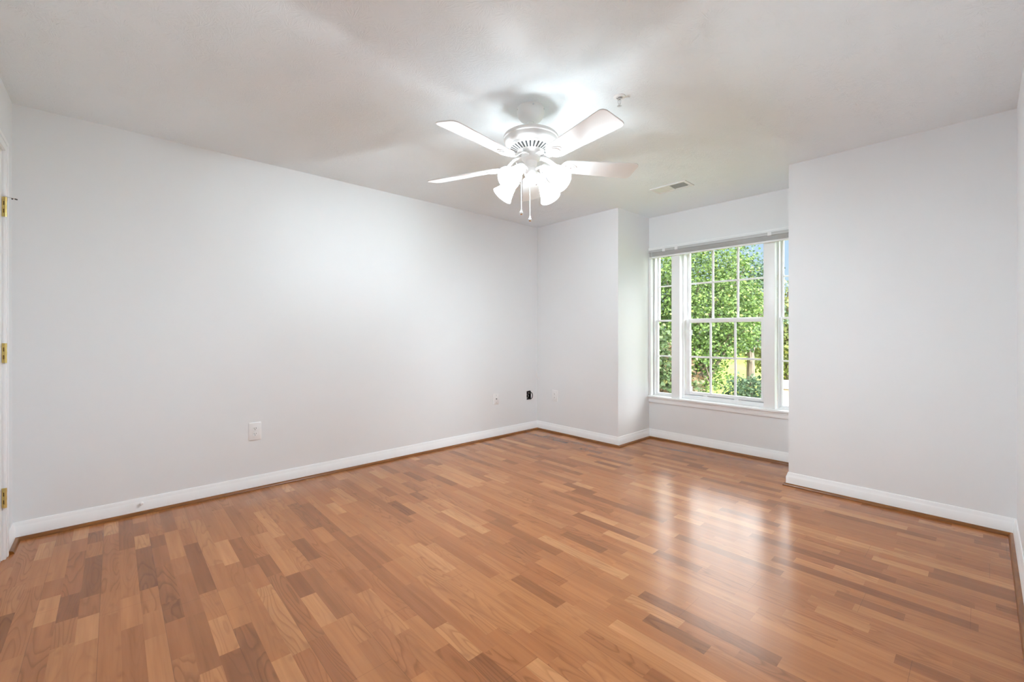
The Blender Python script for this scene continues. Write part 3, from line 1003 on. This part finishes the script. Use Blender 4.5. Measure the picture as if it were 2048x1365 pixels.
for k in range(1, 6):                                  # cross bars of the open half
    y = -VY + fr + (2 * VY - 2 * fr) * k / 6
    bm_box(bm, (0.007, y - 0.0007, -0.0062), (VX - fr, y + 0.0007, -0.0052))
obj('louvre', bm, M_METALW, vt, smooth=False)
bm = new_bm(); bm_tube(bm, [(VX - fr - 0.006, 0.035, -0.004), (VX - fr - 0.004, 0.036, -0.016)], 0.0025, 8)
obj('damper_lever', bm, M_METALW, vt)


# ------------------------------------------------------------------ wall plates (built facing +Y, plate centre at the origin)
def rounded(w, h, r, n=5):
    pts = []
    for (cx_, cy_, a0) in ((w - r, h - r, 0), (-w + r, h - r, 90), (-w + r, -h + r, 180), (w - r, -h + r, 270)):
        for j in range(n):
            a = math.radians(a0 + 90 * j / (n - 1)); pts.append((cx_ + r * math.cos(a), cy_ + r * math.sin(a)))
    return pts


TO_WALL = Matrix(((1, 0, 0, 0), (0, 0, 1, 0), (0, 1, 0, 0), (0, 0, 0, 1)))   # plate plane x,z ; depth +y


def plate_mesh(bm, w, h):
    a = rounded(w, h, 0.005); b = rounded(w - 0.004, h - 0.004, 0.005)
    r0 = [bm.verts.new(TO_WALL @ Vector((x, y, 0.0))) for x, y in a]
    r1 = [bm.verts.new(TO_WALL @ Vector((x, y, 0.004))) for x, y in a]
    r2 = [bm.verts.new(TO_WALL @ Vector((x, y, 0.0065))) for x, y in b]
    n = len(a)
    for p, q in ((r0, r1), (r1, r2)):
        for k in range(n): bm.faces.new((p[k], p[(k + 1) % n], q[(k + 1) % n], q[k]))
    bm.faces.new(r2); bm.faces.new(r0)


def outlet(loc, rz, label, w=0.042, h=0.066):
    o = empty('wall_outlet', loc, rz)
    tag(o, label, 'outlet', 'duplex outlets on the walls')
    bm = new_bm(); plate_mesh(bm, w, h); obj('cover_plate', bm, M_PLATE, o)
    first = None
    for z in (0.0195, -0.0195):
        if first is None:
            bm = new_bm()
            pts = []
            for j in range(24):
                a = 2 * math.pi * j / 24
                pts.append((0.0165 * math.cos(a), max(-0.0135, min(0.0135, 0.0165 * math.sin(a)))))
            bm_plate(bm, pts, 0.0060, 0.0085, TO_WALL)
            first = rc = obj('receptacle', bm, M_PLATE, o)
            bm = new_bm()
            bm_box(bm, (-0.0075, 0.0080, -0.001), (-0.0050, 0.0088, 0.0085)); bm_box(bm, (0.0050, 0.0080, 0.0), (0.0072, 0.0088, 0.0080))
            bm_lathe(bm, [(0.0028, 0), (0.0028, 0.0008), (0, 0.0008)], (0, 0.0080, -0.007), (0, 1, 0), 12)
            obj('slots', bm, M_SLOT, rc, smooth=False)
        else:
            rc = dup_tree(first, o)
        rc.location = (0, 0, z)
    bm = new_bm(); bm_lathe(bm, [(0.0030, 0), (0.0026, 0.0012), (0, 0.0016)], (0, 0.0063, 0), (0, 1, 0), 12)
    obj('plate_screw', bm, M_METALW, o)
    return o


RZ_LEFT, RZ_FAR = -math.pi / 2, math.pi
outlet((0.0, 1.189, 0.430), RZ_LEFT, 'white duplex outlet nearest the camera on the long left wall')
outlet((0.285, L, 0.430), RZ_FAR, 'white duplex outlet on the far wall left of the bay')

cx = empty('coaxial_wall_plate', (0.0, 3.542, 0.430), RZ_LEFT)
tag(cx, 'white cable jack plate on left wall beside the open cable hole', 'wall plate')
bm = new_bm(); plate_mesh(bm, 0.038, 0.060); obj('cover_plate', bm, M_PLATE, cx)
bm = new_bm(); bm_lathe(bm, [(0.0065, 0.006), (0.0065, 0.009), (0.0047, 0.009), (0.0047, 0.017), (0.0, 0.017)], (0, 0, 0), (0, 1, 0), 14)
obj('jack', bm, simple('jack_metal', (0.16, 0.16, 0.16), 0.35, metal=0.8), cx)
M_SCREW = simple('screw_grey', (0.35, 0.35, 0.35), 0.4, metal=0.5)
for z in (0.041, -0.041):
    bm = new_bm()
    bm_lathe(bm, [(0.0034, 0), (0.003, 0.0012), (0, 0.0016)], (0, 0.0063, z), (0, 1, 0), 12)
    obj('plate_screw', bm, M_SCREW, cx)

# uncovered cable box let into the left wall near the far corner
cb = empty('open_cable_box', (0.0, (HY0 + HY1) / 2, (HZ0 + HZ1) / 2))
tag(cb, 'uncovered black cable hole with loose wires near the far left corner', 'wall box')
hy, hz = (HY1 - HY0) / 2 - 0.0005, (HZ1 - HZ0) / 2 - 0.0005
bm = new_bm()
bm_box(bm, (-0.075, -hy, -hz), (-0.072, hy, hz))
bm_box(bm, (-0.072, -hy, -hz), (-0.0005, -hy + 0.002, hz)); bm_box(bm, (-0.072, hy - 0.002, -hz), (-0.0005, hy, hz))
bm_box(bm, (-0.072, -hy + 0.002, -hz), (-0.0005, hy - 0.002, -hz + 0.002)); bm_box(bm, (-0.072, -hy + 0.002, hz - 0.002), (-0.0005, hy - 0.002, hz))
obj('box_liner', bm, M_CABLE, cb, smooth=False)
bm = new_bm()
lp = []
for j in range(25):
    a = math.radians(-160 + 320 * j / 24)
    lp.append((0.002 + 0.022 * math.cos(a * 0.5), 0.010 + 0.030 * math.cos(a), -0.004 + 0.040 * math.sin(a)))
bm_tube(bm, [(-0.06, -0.01, -0.03)] + lp + [(-0.06, -0.012, 0.03)], 0.0045, 8)
bm_tube(bm, [(-0.06, 0.0, 0.03), (-0.01, -0.004, 0.046), (0.010, 0.004, 0.054), (0.006, 0.016, 0.046), (-0.05, 0.012, 0.02)], 0.0042, 8)
obj('loose_cable', bm, M_CABLE, cb)
bm = new_bm()
bm_tube(bm, [(-0.06, -0.014, -0.035), (-0.006, -0.016, -0.032), (0.004, -0.012, -0.012), (-0.004, -0.004, 0.004), (-0.05, 0.0, 0.012)], 0.0032, 8)
bm_tube(bm, [(-0.05, 0.004, 0.004), (-0.002, 0.002, 0.018), (0.006, 0.010, 0.026), (-0.04, 0.014, 0.03)], 0.0030, 8)
obj('white_wire', bm, M_PLATE, cb)

ds = empty('baseboard_door_stop', (0.0145, 0.5485, 0.071))
tag(ds, 'small white door stop knob on the left baseboard', 'door stop')
bm = new_bm(); bm_lathe(bm, [(0.0, 0.0), (0.008, 0.0), (0.006, 0.003), (0.005, 0.006), (0.0, 0.006)], (0, 0, 0), (1, 0, 0), 18)
obj('stop_base', bm, M_PLATE, ds)
bm = new_bm(); bm_lathe(bm, [(0.0, 0.005), (0.006, 0.006), (0.0095, 0.010), (0.0095, 0.016), (0.007, 0.020), (0.0, 0.0215)], (0, 0, 0), (1, 0, 0), 18)
obj('stop_bumper', bm, M_PLATE, ds)

# ------------------------------------------------------------------ outdoors, one storey below the room
GZ = -3.0
bm = new_bm(); bm_box(bm, (-140, 6.0, GZ - 0.3), (60, 170, GZ))
structure(obj('ground_lawn', bm, M_LAWN, smooth=False))


def cam_point(u, depth, z):
    """a spot on the ground plan seen in image column u at the given depth"""
    p = Vector((3.662, 0.4167, 0)) + Fv * depth + Rv * ((u - 1024) / FPX * depth)
    return (p.x, p.y, z)


LOBE = [(0.0, 0.0), (0.18, 0.08), (0.42, 0.10), (0.36, 0.30), (0.46, 0.50), (0.27, 0.56), (0.15, 0.78), (0.0, 1.0),
        (-0.15, 0.78), (-0.27, 0.56), (-0.46, 0.50), (-0.36, 0.30), (-0.42, 0.10), (-0.18, 0.08)]


def foliage_mesh(name, ellipsoids, n, size, seed):
    r = np.random.default_rng(seed)
    tot = sum(e_[3] * e_[4] * e_[5] for e_ in ellipsoids)
    P = []
    for (cx_, cy_, cz_, rx, ry, rz_) in ellipsoids:
        m = int(n * rx * ry * rz_ / tot) + 1
        tw = max(1, m // 9)
        v = r.normal(size=(tw, 3)); v /= np.linalg.norm(v, axis=1)[:, None]
        v *= (r.uniform(0.12, 1.0, size=(tw, 1)) ** 0.42)
        base = v * np.array([rx, ry, rz_]) + np.array([cx_, cy_, cz_])
        idx = r.integers(0, tw, m)
        P.append(base[idx] + r.normal(size=(m, 3)) * size * np.array([1.4, 1.4, 0.9]))
    P = np.concatenate(P)
    m = len(P)
    out = P - np.array([ellipsoids[0][0], ellipsoids[0][1], ellipsoids[0][2] - 1.0])
    nrm = out / np.linalg.norm(out, axis=1)[:, None] * 0.5 + r.normal(size=(m, 3)) * 0.55 + np.array([0, -0.35, 0.5])
    nrm /= np.linalg.norm(nrm, axis=1)[:, None]
    tmp = r.normal(size=(m, 3)) + np.array([0, 0, -0.8])
    tx = np.cross(nrm, tmp); tx /= np.linalg.norm(tx, axis=1)[:, None]
    ty = np.cross(nrm, tx)
    s = size * r.uniform(0.65, 1.25, size=(m, 1, 1))
    lobe = np.array(LOBE)
    k = len(lobe)
    fold = -0.25 * np.abs(lobe[:, 0])
    V = P[:, None, :] + s * (lobe[None, :, 0:1] * tx[:, None, :] + lobe[None, :, 1:2] * ty[:, None, :] + fold[None, :, None] * nrm[:, None, :])
    V = V.reshape(-1, 3)
    me = bpy.data.meshes.new(name)
    me.vertices.add(m * k); me.vertices.foreach_set('co', V.ravel().astype(np.float32))
    me.loops.add(m * k); me.loops.foreach_set('vertex_index', np.arange(m * k, dtype=np.int32))
    me.polygons.add(m); me.polygons.foreach_set('loop_start', np.arange(m, dtype=np.int32) * k)
    me.update(calc_edges=True); me.validate()
    return me


def tree(name, label, base, ells, n, size, mat, seed, trunk_r, cat='tree', stems=12):
    """ells are relative to the foot of the tree"""
    t = empty(name, base)
    tag(t, label, cat)
    me = foliage_mesh('foliage', ells, n, size, seed)
    me.materials.append(mat)
    f = bpy.data.objects.new('foliage', me); COL.objects.link(f); f.parent = t
    r = random.Random(seed)
    bm = new_bm()
    top = ells[0][2] + ells[0][5] * 0.6
    bm_tube(bm, [(0, 0, 0), (0.03, 0.02, top * 0.3), (-0.04, 0.05, top * 0.65), (0.02, 0, top)], [trunk_r, trunk_r * 0.8, trunk_r * 0.5, trunk_r * 0.15], 10)
    obj('trunk', bm, M_BARK, t)
    bm = new_bm()
    for k in range(stems):
        (cx_, cy_, cz_, rx, ry, rz_) = ells[k % len(ells)]
        z0 = top * r.uniform(0.25, 0.7)
        a = r.uniform(0, 2 * math.pi)
        e_ = Vector((cx_ + rx * 0.8 * math.cos(a), cy_ + ry * 0.8 * math.sin(a), cz_ + rz_ * r.uniform(-0.5, 0.6)))
        mid = Vector((e_.x * 0.45, e_.y * 0.45, z0 + (e_.z - z0) * 0.6))
        bm_tube(bm, [(0, 0, z0), mid, e_], [trunk_r * 0.4, trunk_r * 0.22, trunk_r * 0.06], 6)
    obj('branches', bm, M_BARK, t)
    return t


def rel(u, depth, z, base):
    p = cam_point(u, depth, z)
    return (p[0] - base[0], p[1] - base[1], p[2] - base[2])


b1 = cam_point(1395, 13.2, GZ)
tree('leafy_tree', 'large bright green leafy tree filling the centre window', b1,
     [(*rel(1385, 13.2, 1.95, b1), 1.9, 1.9, 1.95), (*rel(1290, 13.0, 1.6, b1), 1.7, 1.6, 2.6), (*rel(1484, 13.4, 1.50, b1), 0.9, 0.9, 1.05),
      (*rel(1395, 13.4, -0.15, b1), 1.0, 1.0, 0.7), (*rel(1445, 13.4, 3.45, b1), 1.0, 1.0, 0.75)], 40000, 0.074, M_LEAF_A, 5, 0.17, stems=18)
b2 = cam_point(1325, 8.6, GZ)
tree('shrubby_tree', 'browning shrubby tree close outside the left side window', b2,
     [(*rel(1318, 8.6, -0.15, b2), 0.85, 0.85, 1.15), (*rel(1385, 8.8, -0.55, b2), 0.45, 0.45, 0.75), (*rel(1270, 8.6, 0.4, b2), 0.8, 0.8, 1.2)], 10000, 0.076, M_LEAF_B, 8, 0.09, stems=16)
b3 = cam_point(1500, 17.0, GZ)
tree('young_tree', 'small dark green tree on the lawn low in the centre window', b3,
     [(*rel(1490, 17.0, -1.45, b3), 0.75, 0.75, 1.1), (*rel(1512, 17.0, -1.9, b3), 0.6, 0.6, 0.7), (*rel(1470, 17.0, -1.9, b3), 0.6, 0.6, 0.6)], 2600, 0.13, M_LEAF_C, 13, 0.08)
b4 = cam_point(1500, 24.0, GZ)
tree('tall_tree', 'tall blue-green tree behind the large leafy tree', b4,
     [(*rel(1480, 24.0, 3.2, b4), 1.7, 1.7, 2.6), (*rel(1440, 24.0, 2.0, b4), 2.2, 2.2, 2.2), (*rel(1505, 24.0, 1.9, b4), 1.6, 1.6, 1.5)], 9000, 0.17, M_LEAF_C, 21, 0.25)
b5 = cam_point(1575, 32.0, GZ)
tree('pale_tree', 'pale yellow-green tree seen through the right side window', b5,
     [(*rel(1585, 32.0, 2.2, b5), 2.2, 2.2, 3.4), (*rel(1540, 33.0, 1.4, b5), 2.2, 2.2, 2.6), (*rel(1570, 32.0, -0.6, b5), 2.6, 2.6, 1.6)], 8000, 0.21, M_LEAF_D, 34, 0.25)
for k, (u, dpt, z, r_, mat, lab) in enumerate((
        (1400, 78, 0.6, 4.4, M_LEAF_C, 'far dark tree hidden mostly behind the large leafy tree'),
        (1478, 90, 0.8, 3.6, M_LEAF_D, 'far yellow-green tree at the back of the distant lawn'),
        (1530, 76, 0.6, 3.6, M_LEAF_A, 'far green tree at the right end of the distant lawn'),
        (1640, 90, 1.0, 4.4, M_LEAF_C, 'far dark tree beyond the pale tree on the right'))):
    b_ = cam_point(u, dpt, GZ)
    tree('distant_tree', lab, b_, [(0, 0, z - GZ, r_, r_, 3.8)], 2600, 0.55, mat, 50 + k, 0.3, stems=6)

# pale path across the lawn and the brick garden building low on the right
pa, pb = cam_point(1500, 31, 0), cam_point(1600, 29, 0)
bm = new_bm()
d2 = (Vector(pb) - Vector(pa)).normalized(); n2 = Vector((-d2.y, d2.x, 0))
bm_plate(bm, [((Vector(pa) + n2 * s_).x, (Vector(pa) + n2 * s_).y) for s_ in (-0.6, 0.6)] +
         [((Vector(pb) + n2 * s_).x, (Vector(pb) + n2 * s_).y) for s_ in (0.6, -0.6)], GZ, GZ + 0.02)
structure(obj('garden_path', bm, M_PATH, smooth=False))
hb = cam_point(1590, 22.0, GZ)
hs = empty('brick_building', hb, 0.6)
tag(hs, 'low brick garden building seen at the bottom of the right side window', 'building')
bm = new_bm(); bm_box(bm, (-1.2, -1.0, 0.0), (2.4, 1.6, 1.45)); obj('brick_wall', bm, M_BRICK, hs, smooth=False)
bm = new_bm()
v = [bm.verts.new(p) for p in ((-1.35, -1.15, 1.45), (2.55, -1.15, 1.45), (2.55, 1.75, 1.45), (-1.35, 1.75, 1.45), (-1.35, 0.3, 1.75), (2.55, 0.3, 1.75))]
for q in ((0, 1, 5, 4), (2, 3, 4, 5), (0, 4, 3), (1, 2, 5), (0, 3, 2, 1)): bm.faces.new([v[j] for j in q])
obj('roof', bm, M_ROOF, hs, smooth=False)
